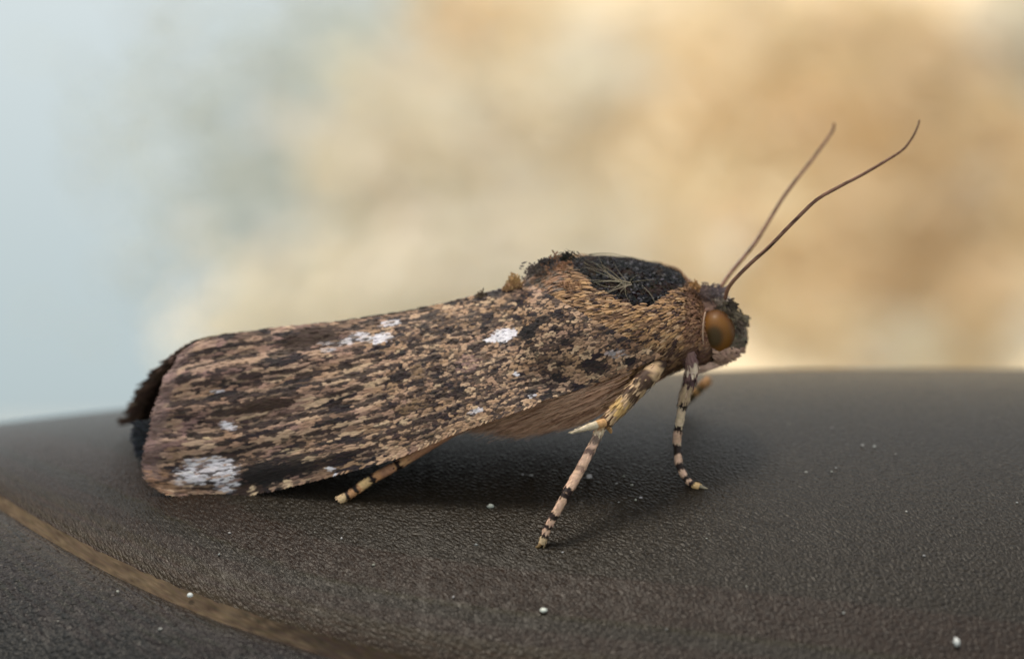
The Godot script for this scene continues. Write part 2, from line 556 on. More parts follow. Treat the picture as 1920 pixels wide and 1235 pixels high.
# ---------------------------------------------------------------- tubes for legs, antennae, mouthparts
# pts: [px, py, z, radius px]; bands: [from, to, colour] along the length
func tube(g: Geo, pts: Array, col: Color, bands: Array, sides := 12, rough := 0.06, mottle := 0.2) -> void:
	var n := 6 * (pts.size() - 1) + 1
	n = maxi(n, 46)
	var c3 := []
	for p in pts:
		c3.append(P(p[0], p[1], p[2]))
	var pos := []
	var rad := []
	for i in n:
		var x := float(i) / (n - 1) * (pts.size() - 1)
		var k := mini(int(x), pts.size() - 2)
		var f := x - k
		var a: Vector3 = c3[maxi(k - 1, 0)]
		var d: Vector3 = c3[mini(k + 2, pts.size() - 1)]
		pos.append((c3[k] as Vector3).cubic_interpolate(c3[k + 1], a, d, f))
		rad.append(lerpf(pts[k][3], pts[k + 1][3], f) * K)
	var last := []
	for i in n:
		var q: Vector3 = ((pos[mini(i + 1, n - 1)] as Vector3) - pos[maxi(i - 1, 0)]).normalized()
		var s := q.cross(Vector3(0.1, 0.25, 0.96)).normalized()
		var t := q.cross(s).normalized()
		var u := float(i) / (n - 1)
		var r: float = rad[i]
		if i == 0 or i == n - 1:
			r *= 0.35
		var ring := []
		for k in sides:
			var a := TAU * k / sides
			var o := s * cos(a) + t * sin(a)
			var c := col
			var uu := u + rng.randf_range(-0.012, 0.012)
			for b in bands:
				if uu >= b[0] and uu < b[1]:
					c = b[2]
			ring.append(g.add(pos[i] + o * r * (1.0 + rng.randf_range(-rough, rough)), o, vary(c, mottle)))
		if i:
			for k in sides:
				g.quad(last[k], last[(k + 1) % sides], ring[(k + 1) % sides], ring[k])
		last = ring

# short flat scales laid on a tube, pointing to its far end
func clad(g: Geo, pts: Array, col: Color, bands: Array, count: int, long: float, wide: float, lift: float) -> void:
	var c3 := []
	for p in pts:
		c3.append(P(p[0], p[1], p[2]))
	for i in count:
		var u := rng.randf()
		var x := u * (pts.size() - 1)
		var k := mini(int(x), pts.size() - 2)
		var f := x - k
		var a: Vector3 = c3[k]
		var b: Vector3 = c3[k + 1]
		var q := (b - a).normalized()
		var s := q.cross(Vector3(0.1, 0.25, 0.96)).normalized()
		var t := q.cross(s)
		var g0 := rng.randf() * TAU
		var o := s * cos(g0) + t * sin(g0)
		var r := lerpf(pts[k][3], pts[k + 1][3], f) * K
		var c := col
		for d in bands:
			if u >= d[0] and u < d[1]:
				c = d[2]
		g.scale(a.lerp(b, f) + o * r * 0.97, q, o, long * rng.randf_range(0.7, 1.2), wide, lift * rng.randf_range(0.3, 1.4), vary(c, 0.25))

func segment(called: String, parent: Node3D, m: Material, pts: Array, col: Color, bands: Array, scales := 0, long := 0.16, wide := 0.06, lift := 0.03) -> void:
	var g := Geo.new()
	tube(g, pts, col, bands)
	if scales:
		clad(g, pts, col, bands, scales, long, wide, lift)
	part(called, g, m, parent)

# ---------------------------------------------------------------- everything
func _ready() -> void:
	rng.seed = 7
	frame = Transform3D(Basis(Vector3.RIGHT, ALPHA + PITCH), Vector3(0, 1.0, 0))
	for n in [n_a, n_b, n_c]:
		n.noise_type = FastNoiseLite.TYPE_SIMPLEX_SMOOTH
		n.fractal_type = FastNoiseLite.FRACTAL_FBM
		n.fractal_octaves = 2
		n.frequency = 1.0
	n_a.seed = 11
	n_b.seed = 23
	n_c.seed = 5
	n_c.frequency = 0.012
	for n in [cell_v, cell_e]:
		n.noise_type = FastNoiseLite.TYPE_CELLULAR
		n.frequency = 1.0
		n.seed = 41
		n.cellular_jitter = 0.95
		n.fractal_type = FastNoiseLite.FRACTAL_NONE
	cell_v.cellular_return_type = FastNoiseLite.RETURN_CELL_VALUE
	cell_e.cellular_return_type = FastNoiseLite.RETURN_DISTANCE2_SUB
	light_and_camera()
	setting()
	panel()
	specks()
	moth()

func light_and_camera() -> void:
	var cam := Camera3D.new()
	cam.name = "camera"
	add_child(cam)
	cam.transform = Transform3D(Basis(Vector3.RIGHT, PITCH), frame * (EYE * MM))
	cam.keep_aspect = Camera3D.KEEP_HEIGHT
	cam.near = 0.005
	cam.far = 900.0
	var att := CameraAttributesPhysical.new()
	att.frustum_focal_length = 7.2
	att.exposure_aperture = 3.1          # a pupil of just over two millimetres
	att.frustum_focus_distance = (D - 4.0) * MM
	cam.attributes = att
	cam.fov = rad_to_deg(2.0 * atan(1235.0 * K / 2.0 / D))
	cam.current = true
	var e := Environment.new()
	e.background_mode = Environment.BG_SKY
	var sky := Sky.new()
	var sm := ProceduralSkyMaterial.new()
	sm.sky_top_color = Color(1.0, 1.0, 1.0)
	sm.sky_horizon_color = Color(0.533, 0.577, 0.586)
	sm.sky_curve = 0.9
	sm.ground_horizon_color = Color(0.55, 0.588, 0.595)
	sm.ground_bottom_color = Color(0.45, 0.43, 0.40)
	sm.sky_energy_multiplier = 1.0
	sky.sky_material = sm
	e.sky = sky
	e.tonemap_mode = Environment.TONE_MAPPER_LINEAR
	e.tonemap_exposure = 1.92
	e.sdfgi_enabled = true
	e.ssao_enabled = true
	e.ssil_enabled = true
	var we := WorldEnvironment.new()
	we.name = "world_environment"
	we.environment = e
	add_child(we)
	var sun := DirectionalLight3D.new()
	sun.name = "veiled_sun"
	sun.light_energy = 0.5
	sun.light_angular_distance = 16.0
	sun.light_color = Color(1.0, 0.95, 0.87)
	sun.shadow_enabled = true
	sun.sky_mode = DirectionalLight3D.SKY_MODE_LIGHT_ONLY
	add_child(sun)
	sun.look_at_from_position(Vector3(-0.18, 1.0, 0.12), Vector3.ZERO)

# ---------------------------------------------------------------- ground, bank and foliage far behind, all out of focus
func far_pt(px: float, py: float, dist: float) -> Vector3:
	var b := Basis(Vector3.RIGHT, PITCH)
	return frame * (EYE * MM) + b * Vector3((px - 960.0) * K / D, (617.5 - py) * K / D, -1.0) * dist

func simple(called: String, g: Geo, m: Material) -> MeshInstance3D:
	base = Vector3.ZERO
	var o := MeshInstance3D.new()
	o.name = numbered(called)
	for i in g.v.size():
		g.v[i] *= 1000.0
	o.mesh = mesh_of(g)
	o.material_override = m
	add_child(o)
	return o

func setting() -> void:
	var g := Geo.new()
	var c := rgb(150, 152, 150)
	for i in 13:
		for j in 13:
			g.add(Vector3((i - 6) * 60.0, 0, (j - 6) * 60.0), Vector3.UP, c)
	for i in 12:
		for j in 12:
			var k := i * 13 + j
			g.quad(k, k + 1, k + 14, k + 13)
	simple("ground", g, mat(0.9, 0.2)).set_meta("kind", "structure")
	# a bank of dry sandy earth rising on the right
	var n := FastNoiseLite.new()
	n.seed = 31
	n.frequency = 1.6
	n.fractal_octaves = 3
	g = Geo.new()
	var nx := 90
	var ny := 60
	var at := func(i: float, j: float) -> Vector3:
		var u := i / nx
		var v := j / ny
		var x := -0.16 + 3.6 * u - 0.32 * v * (1.0 - v)
		var z := -2.45 - 1.1 * pow(maxf(0.0, 0.16 - u) / 0.16, 2.0) - 0.9 * v
		z += 0.07 * n.get_noise_2d(x * 1.3, v * 2.6)
		return Vector3(x + 0.05 * n.get_noise_2d(v * 3.0, 7.0), 2.7 * v - 0.02, z)
	for i in nx + 1:
		for j in ny + 1:
			var p: Vector3 = at.call(i, j)
			var a: Vector3 = at.call(i + 0.5, j) - at.call(i - 0.5, j)
			var b: Vector3 = at.call(i, j + 0.5) - at.call(i, j - 0.5)
			var nn := a.cross(b).normalized()
			var f := clampf(0.5 + 0.6 * n.get_noise_2d(p.x * 2.2 + 5.0, p.y * 2.2), 0.0, 1.0)
			g.add(p, nn if nn.z > 0.0 else -nn, rgb(242, 216, 178).lerp(rgb(248, 230, 200), f))
	for i in nx:
		for j in ny:
			var k := i * (ny + 1) + j
			g.quad(k, k + 1, k + ny + 2, k + ny + 1)
	simple("earth_bank", g, mat(0.95, 0.1)).set_meta("kind", "structure")
	# one bent dry leaf, shared by all the foliage
	var lf := Geo.new()
	for i in 5:
		var u := i / 4.0
		var w := 0.5 * sin(PI * (0.08 + 0.9 * u))
		for k in 3:
			lf.add(Vector3((k - 1) * w * 0.36, u, 0.18 * u * u + (0.06 if k == 1 else 0.0)) * 1000.0, Vector3((k - 1) * 0.4, -0.3 * u, -1.0).normalized(), Color.WHITE)
	for i in 4:
		for k in 2:
			var q := i * 3 + k
			lf.quad(q, q + 1, q + 4, q + 3)
	base = Vector3.ZERO
	var leaf := mesh_of(lf)
	# clumps: px, py, spread x, spread y, tilt, count, distance
	foliage("straw_foliage", "pale straw-coloured dry foliage, blurred, at the left edge of the sandy bank", leaf, rgb(246, 238, 222), [
		[650, 300, 90, 36, 35, 56, 2.1], [760, 190, 110, 40, 35, 40, 2.2], [840, 240, 110, 60, 40, 40, 2.1], [680, 560, 180, 65, 0, 120, 2.0], [470, 600, 110, 50, 0, 30, 2.0], [960, 500, 190, 70, 0, 260, 2.0],
		[1000, 250, 120, 90, 0, 80, 2.2], [1080, 130, 60, 50, 30, 40, 2.1], [1880, 60, 60, 90, 40, 110, 2.1], [1720, 640, 160, 40, 0, 50, 2.0], [1840, 300, 40, 200, 15, 70, 2.1]])
	foliage("tan_foliage", "golden tan dry foliage, blurred, covering the sandy bank on the right", leaf, rgb(246, 228, 196), [
		[1240, 440, 110, 60, 0, 24, 2.0], [900, 90, 110, 70, 30, 14, 2.3], [1300, 160, 170, 110, 20, 50, 2.2], [1550, 260, 200, 170, 0, 120, 2.2], [1350, 480, 200, 110, 0, 80, 2.1], [1700, 520, 160, 110, 0, 90, 2.1], [1450, 40, 160, 50, 0, 50, 2.2]])
	foliage("withered_foliage", "brownish grey withered leaves, blurred, in patches on the sandy bank", leaf, rgb(230, 206, 170), [
		[1690, 130, 110, 50, 25, 60, 2.0], [1640, 390, 80, 70, 0, 45, 2.0], [1790, 570, 40, 60, 0, 30, 1.9], [1900, 330, 40, 90, 0, 30, 2.0], [1470, 620, 60, 30, 0, 14, 1.9], [860, 20, 60, 20, 0, 12, 2.1]])
	foliage("grey_foliage", "thin grey-green foliage, blurred, against the pale sky left of the bank", leaf, rgb(212, 219, 219), [
		[440, 260, 200, 230, 0, 90, 2.6], [600, 180, 170, 140, 30, 50, 2.4], [740, 330, 130, 70, 35, 34, 2.4], [640, 60, 160, 80, 0, 34, 2.5], [520, 420, 170, 110, 20, 50, 2.5], [880, 370, 90, 30, 25, 26, 2.3]])

func foliage(called: String, label: String, leaf: Mesh, col: Color, clumps: Array) -> void:
	var total := 0
	for c in clumps:
		c[5] = int(c[5] * 3.2)
		total += c[5]
	var mm := MultiMesh.new()
	mm.transform_format = MultiMesh.TRANSFORM_3D
	mm.use_colors = true
	mm.mesh = leaf
	mm.instance_count = total
	var k := 0
	for c in clumps:
		for i in c[5]:
			var g: float = deg_to_rad(c[4])
			var a: float = clampf(rng.randfn(0.0, 0.75), -2.0, 2.0) * c[2]
			var b: float = clampf(rng.randfn(0.0, 0.75), -2.0, 2.0) * c[3]
			var p := far_pt(c[0] + a * cos(g) - b * sin(g), c[1] + a * sin(g) + b * cos(g), c[6] + rng.randf_range(-0.12, 0.12))
			var t := Basis(Vector3.FORWARD, g + rng.randf_range(-0.9, 0.9) + PI / 2) * Basis(Vector3.RIGHT, rng.randf_range(-0.4, 0.4)) * Basis(Vector3.UP, rng.randf_range(-0.5, 0.5))
			mm.set_instance_transform(k, Transform3D(t.scaled_local(Vector3.ONE * rng.randf_range(0.026, 0.048)), p))
			mm.set_instance_color(k, vary(col, 0.14))
			k += 1
	var o := MultiMeshInstance3D.new()
	o.name = called
	o.multimesh = mm
	var m := mat(0.9, 0.2)
	m.backlight_enabled = true
	m.backlight = Color(0.85, 0.83, 0.78)
	o.material_override = m
	o.set_meta("label", label)
	o.set_meta("category", "foliage")
	o.set_meta("kind", "stuff")
	add_child(o)

# ---------------------------------------------------------------- the grained panel
var seam_x := []
var seam_z := []

func seam_at(x: float) -> float:
	var n := seam_x.size()
	if x <= seam_x[0]:
		return seam_z[0] + (seam_z[1] - seam_z[0]) / (seam_x[1] - seam_x[0]) * (x - seam_x[0])
	for i in n - 1:
		if x <= seam_x[i + 1]:
			var f: float = (x - seam_x[i]) / (seam_x[i + 1] - seam_x[i])
			return lerpf(seam_z[i], seam_z[i + 1], f)
	return seam_z[n - 1] + (seam_z[n - 1] - seam_z[n - 2]) / (seam_x[n - 1] - seam_x[n - 2]) * (x - seam_x[n - 1])

func grain_texture(freq: float, seed_: int, size: int) -> ImageTexture:
	var n := FastNoiseLite.new()
	n.seed = seed_
	n.noise_type = FastNoiseLite.TYPE_CELLULAR
	n.cellular_return_type = FastNoiseLite.RETURN_DISTANCE2_SUB
	n.cellular_jitter = 1.0
	n.frequency = freq
	n.fractal_type = FastNoiseLite.FRACTAL_FBM
	n.fractal_octaves = 2
	n.fractal_gain = 0.45
	n.domain_warp_enabled = true
	n.domain_warp_amplitude = 10.0
	n.domain_warp_frequency = freq * 0.8
	return ImageTexture.create_from_image(n.get_seamless_image(size, size, false, false, 0.12, true))

func dust_texture(seed_: int, size: int, lo: float, hi: float) -> NoiseTexture2D:
	var n := FastNoiseLite.new()
	n.seed = seed_
	n.noise_type = FastNoiseLite.TYPE_SIMPLEX
	n.frequency = 0.03
	n.fractal_octaves = 4
	var t := NoiseTexture2D.new()
	t.width = size
	t.height = size
	t.seamless = true
	t.noise = n
	var r := Gradient.new()
	r.set_color(0, Color(lo, lo, lo))
	r.set_color(1, Color(hi, hi, hi))
	t.color_ramp = r
	return t

func panel_material(albedo: Color, rough: float, grain: ImageTexture, per_mm: float, depth_cm: float) -> StandardMaterial3D:
	var m := mat(rough, 0.24, Color.WHITE)
	m.vertex_color_use_as_albedo = true
	m.uv1_scale = Vector3.ONE / per_mm
	m.albedo_texture = dust_texture(77, 512, 0.72, 1.0)
	m.roughness_texture = dust_texture(78, 512, 0.82, 1.0)
	m.heightmap_enabled = true
	m.heightmap_texture = grain
	m.heightmap_scale = depth_cm
	return m

func panel() -> void:
	for q in [[-160, 800], [-80, 868], [0, 926], [60, 964], [120, 997], [200, 1040], [300, 1085], [400, 1126], [500, 1160], [600, 1190], [700, 1216], [800, 1240], [950, 1268], [1200, 1300]]:
		var p := on_panel(q[0], q[1])
		seam_x.append(p.x)
		seam_z.append(p.z)
	var root := thing("moulded_panel", "dark grey grained panel with a tan glint painted along its curved seam, under the moth", "panel", Vector3(0, -8.0, 0))
	var dark := rgb(38, 32, 27)
	var low := rgb(30, 29, 31)
	# upper shell, from the far edge that curves out of sight to a lip rolled down into the seam
	var g := Geo.new()
	var nx := 150
	var nw := 170
	var make := func(x: float, w: float) -> Vector3:
		var z0 := seam_at(x)
		var run := pow(w, 1.7) * (62.0 + z0)
		var z := z0 - run
		var y := panel_y(x, z)
		y -= 0.5 * exp(-run / 0.55) + 0.2 * exp(-run / 2.2)
		var far := maxf(0.0, -34.0 - z)
		return Vector3(x, y - far * far * 0.02, z)
	grid(g, nx, nw, make, dark, -48.0, 48.0)
	var grain := grain_texture(0.032, 3, 1024)
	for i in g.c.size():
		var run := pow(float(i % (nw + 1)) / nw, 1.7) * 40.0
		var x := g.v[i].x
		g.c[i] = dark.lerp(rgb(78, 64, 50), exp(-run / lerpf(0.9, 0.5, smoothstep(-20.0, -6.0, x))) * 0.6)  # brown put into the lip colour for the reflection along the seam
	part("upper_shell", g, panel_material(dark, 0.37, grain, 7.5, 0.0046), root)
	# lower shell, its lip rolled up out of the seam
	g = Geo.new()
	make = func(x: float, w: float) -> Vector3:
		var z0 := seam_at(x) + 0.3
		var run := pow(w, 1.6) * 26.0
		var z := z0 + run
		var y := panel_y(x, z) + 0.05
		y -= 0.45 * exp(-run / 0.6) + 0.12 * exp(-run / 2.0) + run * run * 0.004
		return Vector3(x, y, z)
	grid(g, nx, 90, make, low, -48.0, 48.0)
	var lip_noise := FastNoiseLite.new()
	lip_noise.frequency = 1.3
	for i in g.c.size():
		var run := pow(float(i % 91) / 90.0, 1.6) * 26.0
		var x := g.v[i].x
		var glinting := exp(-run / lerpf(1.9, 0.6, smoothstep(-20.0, -6.0, x))) * clampf(0.75 + lip_noise.get_noise_2d(x * 2.0, run * 3.0), 0.0, 1.0)
		g.c[i] = low.lerp(rgb(84, 71, 56), clampf(glinting, 0.0, 1.0) * lerpf(0.75, 0.3, smoothstep(-22.0, -4.0, x)))  # painted glint: the tan background reflected in the rounded lip
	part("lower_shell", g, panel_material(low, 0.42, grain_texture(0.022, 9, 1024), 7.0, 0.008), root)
	# the floor of the seam, coloured tan to imitate a reflection along the lip
	g = Geo.new()
	var tan_glint := rgb(98, 84, 68)
	var wob := FastNoiseLite.new()
	wob.frequency = 0.9
	make = func(x: float, w: float) -> Vector3:
		var z := seam_at(x) + lerpf(-0.42, 0.5, w)
		return Vector3(x, panel_y(x, z) - 0.40 - 0.08 * sin(w * PI) + 0.025 * wob.get_noise_2d(x * 3.0, z * 3.0), z)
	grid(g, 400, 14, make, tan_glint, -48.0, 48.0)
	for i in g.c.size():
		g.c[i] = vary(tan_glint.lerp(rgb(50, 43, 37), clampf(0.5 + 0.5 * wob.get_noise_2d(g.v[i].x, g.v[i].z * 2.0) + smoothstep(-14.0, 0.0, g.v[i].x), 0.0, 1.0)), 0.15)
	part("seam_glint", g, mat(0.95, 0.1), root)

func grid(g: Geo, nx: int, nw: int, make: Callable, col: Color, x0: float, x1: float) -> void:
	var arc := 0.0
	for i in nx + 1:
		for j in nw + 1:
			var x := lerpf(x0, x1, float(i) / nx)
			var w := float(j) / nw
			var p: Vector3 = make.call(x, w)
			var a: Vector3 = make.call(x + 0.05, w) - make.call(x - 0.05, w)
			var b: Vector3 = make.call(x, minf(w + 0.002, 1.0)) - make.call(x, maxf(w - 0.002, 0.0))
			var n := a.cross(b).normalized()
			if j:
				arc += p.distance_to(g.v[g.v.size() - 1])
			else:
				arc = p.z
			g.add(p, n if n.y > 0.0 else -n, col, Vector2(x, arc))
	for i in nx:
		for j in nw:
			var k := i * (nw + 1) + j
			g.quad(k, k + 1, k + nw + 2, k + nw + 1)

func specks() -> void:
	var m := mat(0.7, 0.4)
	var told := {
		0: "round white grit bead lodged in the curved seam", 1: "white speck on the panel below the hanging wing, right of the seam bead", 2: "largest pale flake, near the bottom right corner of the panel",
		3: "pale grain in the shadow between the middle leg and hind leg", 4: "pale oval crumb just right of the middle leg's shank"}
	var all := [[355, 1107, 5.5], [1019, 1146, 5], [1794, 1208, 9], [920, 951, 5], [1105, 896, 6]]
	for q in [[1664, 1186], [1908, 943], [1733, 1043], [1582, 1150], [1325, 1010], [1560, 885], [1512, 886], [1568, 878], [1680, 852], [1640, 838], [1618, 836], [1480, 795], [1560, 803], [1750, 720],
			[1156, 907], [1192, 938], [1202, 934], [1160, 942], [1170, 893], [1185, 910], [1090, 915], [1240, 880], [980, 890], [996, 892], [1055, 1036], [893, 1022], [430, 1000], [590, 998], [700, 1060],
			[45, 1200], [108, 1165], [300, 1180], [220, 1110], [410, 1040], [640, 1010], [1400, 1100], [1250, 1180], [850, 1120], [1700, 960]]:
		all.append([q[0], q[1], rng.randf_range(1.3, 2.8)])
	for i in all.size():
		var q: Array = all[i]
		var p := on_panel(q[0], q[1])
		if p.z > seam_at(p.x) - 0.5 and p.z < seam_at(p.x) + 0.9:
			p.y -= 0.25
		var r: float = q[2] * K
		var o: Node3D
		var g := Geo.new()
		var nn := FastNoiseLite.new()
		nn.seed = i
		nn.frequency = 0.9
		var sx := 1.0 if i == 0 else rng.randf_range(0.7, 1.5)
		if i == 2:
			sx = 0.6
		var col := vary(rgb(205, 210, 205, 0.8), 0.2) if i < 3 else vary(rgb(150, 150, 145, 0.8), 0.35)
		for a in 7:
			for b in 10:
				var th := PI * a / 6.0
				var ph := TAU * b / 9.0
				var d := Vector3(sin(th) * cos(ph), cos(th), sin(th) * sin(ph))
				var k := 1.0 + (0.0 if i == 0 else 0.45) * nn.get_noise_3dv(d * 1.7)
				g.add(p + Vector3(d.x * sx, d.y * 0.75 + 0.45, d.z) * r * k, d, col)
		for a in 6:
			for b in 9:
				var k := a * 10 + b
				g.quad(k, k + 1, k + 11, k + 10)
		base = p
		o = MeshInstance3D.new()
		(o as MeshInstance3D).mesh = mesh_of(g)
		(o as MeshInstance3D).material_override = m
		o.name = numbered("grit_speck")
		o.transform = frame * Transform3D(Basis(), p * MM)
		o.set_meta("label", told[i] if told.has(i) else "tiny pale dust speck lying loose on the grained panel")
		o.set_meta("category", "speck")
		o.set_meta("group", "dust specks on the panel")
		add_child(o)

# ---------------------------------------------------------------- the moth
func moth() -> void:
	var ks := 0.8
	pal = [rgb(226, 222, 230, 0.78), rgb(34, 27, 28, 0.8), rgb(68, 50, 42, 0.68), rgb(148, 118, 88, ks), rgb(212, 184, 152, ks), rgb(160, 122, 94, ks), rgb(46, 36, 39, 0.66), rgb(174, 140, 112, ks), rgb(140, 110, 106, ks)]
	var root := thing("moth", "mottled brown moth with amber eye and white wing flecks resting on the panel", "moth", Vector3(2.0, panel_y(2.0, 2.0), 1.0))
	var m_sheet := mat(0.8, 0.2)
	var m_scale := mat(0.62, 0.35)
	var m_shell := mat(0.7, 0.12)
	build_wing(root, m_sheet, m_scale)
	build_far_wing(root, m_sheet, m_scale)
	body(root, m_shell, m_scale)
	wing_shadow(root, m_scale)
	head(root, m_scale)
	legs(root, m_scale)

func wing_shadow(root: Node3D, m: Material) -> void:  # dark slate sheet standing in for the shadow under the far wing
	var g := Geo.new()
	var edge := xy([400, 800, 330, 792, 262, 792, 256, 806, 254, 826, 260, 846, 276, 862, 330, 874, 420, 860])
	var col := rgb(40, 42, 46, 0.5)
	var mid := g.add(P(380, 830, 0.6), Vector3(0, 0.3, 1), col)
	var first := -1
	var last := -1
	for i in 41:
		var q := curve_at(edge, i / 40.0)
		var k := g.add(P(q.x, q.y, 0.2 + 0.3 * sin(i * 0.5)), Vector3(0, 0.3, 1), vary(col, 0.3))
		if last >= 0:
			g.tri(mid, last, k)
		last = k
	for i in 700:
		var q := curve_at(edge, rng.randf())
		q = q.lerp(Vector2(360, 830), rng.randf() * rng.randf() * 0.9)
		var d := (P(q.x, q.y, 0.3) - P(390, 815, 0.6)).normalized()
		g.scale(P(q.x, q.y, 0.35 + rng.randf_range(0.0, 0.15)), (d + Vector3(0, rng.randf_range(-0.4, 0.4), 0)).normalized(), Vector3(0.1, 0.4, 0.9).normalized(), rng.randf_range(0.12, 0.3), 0.08, rng.randf_range(0.0, 0.08), vary(rgb(64, 68, 76, 0.7), 0.5))
	part("wing_shadow", g, m, root)

func bald(q: Vector2) -> float:      # positive inside the scaleless dark patch on the back
	var x := q.x
	if x < 1064.0 or x > 1312.0:
		return -1.0
	var low := curve_at(xy([1064, 500, 1090, 520, 1120, 545, 1150, 560, 1185, 570, 1230, 580, 1255, 572, 1275, 555, 1300, 540, 1312, 520]), (x - 1064.0) / 248.0).y
	low += 7.0 * n_b.get_noise_2d(x * 0.06, 3.0)
	return low - q.y

func body(root: Node3D, m_shell: Material, m_scale: Material) -> void:
	var g := Geo.new()
	var nx := 150
	var na := 64
	for i in nx + 1:
		var px := lerpf(431.0, 1397.5, pow(float(i) / nx, 0.8))
		for j in na + 1:
			var ang := TAU * j / na
			var p := body_pt(px, ang)
			var n := body_n(px, ang)
			var c3 := P(px, station(px)[1], 0.0)
			if n.dot(p - c3) < 0.0:
				n = -n
			var q := proj(Vector3(p.x, p.y, absf(p.z)))
			var rough := 0.02 * n_b.get_noise_3dv(p * 3.2) + 0.012 * n_a.get_noise_3dv(p * 9.0)
			var c := rgb(80, 60, 48, 0.6)
			if p.y > c3.y and bald(q) > -4.0:
				c = rgb(15, 15, 16, 0.5).lerp(rgb(34, 25, 21, 0.5), clampf(0.3 + 1.2 * n_c.get_noise_2d(q.x * 2.0, q.y * 3.0), 0.0, 1.0))
			elif ang > 1.7 and ang < TAU - 1.7 and px > 900.0 and px < 1280.0:
				c = rgb(204, 162, 134, 0.85)  # underside painted paler in place of light bounced from below
			elif px > 1310.0:
				c = rgb(70, 60, 52, 0.6)
			g.add(p + n * rough, n, vary(c, 0.22))
	for i in nx:
		for j in na:
			var k := i * (na + 1) + j
			g.quad(k, k + 1, k + na + 2, k + na + 1)
	var bod := part("body", g, m_shell, root)
	# coat of hair-like scales on the thorax, both flanks, leaving the bald patch bare
	var sc := Geo.new()
	var bare := Geo.new()
	for i in 24000:
		var px := rng.randf_range(955.0, 1322.0)
		var ang := rng.randf_range(-2.35, 2.35)
		var p := body_pt(px, ang)
		var c3 := P(px, station(px)[1], 0.0)
		var q := proj(Vector3(p.x, p.y, absf(p.z)))
		var bl := bald(q) if absf(ang) < 1.5 else -50.0
		if bl > 0.0 and not (bl < 6.0 and rng.randf() < 0.3):
			var nb := body_n(px, ang)
			if nb.dot(p - c3) < 0.0:
				nb = -nb
			var tb := nb.cross(Vector3(rng.randf_range(-1, 1), 0.2, rng.randf_range(-1, 1))).normalized()
			var cb := rgb(28, 29, 33, 0.6) if rng.randf() < 0.86 else rgb(84, 82, 86, 0.6)
			if n_c.get_noise_2d(q.x * 2.0, q.y * 3.0) > 0.15:
				cb = rgb(46, 35, 29, 0.55)
			bare.scale(p - nb * 0.01, tb, nb, rng.randf_range(0.08, 0.2), rng.randf_range(0.06, 0.12), rng.randf_range(0.0, 0.05), vary(cb, 0.35))
			continue
		if px < 1005.0 and q.y > 560.0 and rng.randf() < 0.6:
			continue
		var n := body_n(px, ang)
		if n.dot(p - c3) < 0.0:
			n = -n
		var back := (body_pt(px - 4.0, ang) - body_pt(px + 4.0, ang)).normalized()
		var down := n.cross(back)
		if down.y > 0.0:
			down = -down
		var d := (back + down * (0.25 + 0.5 * smoothstep(1180.0, 1310.0, px)) + down * rng.randf_range(-0.3, 0.3)).normalized()
		var c := rgb(178, 138, 98, 0.78).lerp(rgb(120, 90, 68, 0.66), clampf(0.5 + 1.6 * n_c.get_noise_2d(q.x * 3.0, q.y * 6.0), 0.0, 1.0))
		var sp := n_b.get_noise_2d(q.x * 0.06, q.y * 0.1)
		if sp < -0.3:
			c = rgb(66, 48, 44, 0.7)
		elif sp > 0.4:
			c = rgb(190, 156, 122, 0.7)
		if q.x < 1070.0 and q.y < 545.0:     # grizzled grey and rust behind the bald patch
			var gz := n_c.get_noise_2d(q.x * 4.0, q.y * 4.0)
			c = rgb(112, 98, 88, 0.75) if gz < 0.0 else rgb(164, 124, 96, 0.7)
			if q.y < 505.0 and gz < 0.12:
				c = rgb(66, 60, 64, 0.7)
		if q.x > 1285.0:
			c = c.lerp(rgb(120, 84, 66, 0.75), 0.6)
		if q.y > 650.0 and q.x > 1240.0:
			c = c.lerp(rgb(84, 60, 50, 0.7), 0.6)
		var long := rng.randf_range(0.22, 0.5)
		sc.scale(p - d * long * 0.3, d, n, long, rng.randf_range(0.04, 0.08), rng.randf_range(0.03, 0.15), vary(c, 0.2), 0.02)
	# tufts standing on the back
	for t in [[966, 530, 10, 16, 200, 158, 108], [966, 538, 16, 9, 180, 138, 100], [1046, 500, 22, 20, 176, 132, 102], [1010, 510, 20, 16, 110, 98, 92], [1035, 491, 20, 5, 92, 84, 84], [1005, 505, 12, 7, 128, 112, 104], [905, 556, 7, 6, 110, 92, 76], [1062, 482, 5, 5, 44, 42, 38], [1302, 538, 9, 10, 176, 130, 84], [1075, 540, 16, 14, 180, 136, 104]]:
		for i in int(t[2] * 20):
			var q := Vector2(t[0] + rng.randfn(0.0, 0.5) * t[2], t[1] + rng.randfn(0.0, 0.4) * t[3])
			var bz := body_z(q.x, q.y)
			var p := P(q.x, q.y, (bz if bz > -8.0 else 0.4) - 0.05)
			var d := Vector3(rng.randf_range(-1.0, 0.5), rng.randf_range(-0.5, 0.9), rng.randf_range(-0.2, 0.8)).normalized()
			sc.scale(p, d, Vector3(rng.randf_range(-0.4, 0.5), rng.randf_range(-0.2, 0.7), 0.9).normalized(), rng.randf_range(0.1, 0.24), 0.07, 0.03, vary(rgb(t[4], t[5], t[6], 0.75), 0.25))
	part("thorax_scales", sc, m_scale, bod, true)
	part("bald_patch", bare, mat(0.6, 0.2), bod, true)
	# pale strands combed over the bald patch and a black wisp on top
	var h := Geo.new()
	var pale := rgb(140, 130, 108, 0.62)
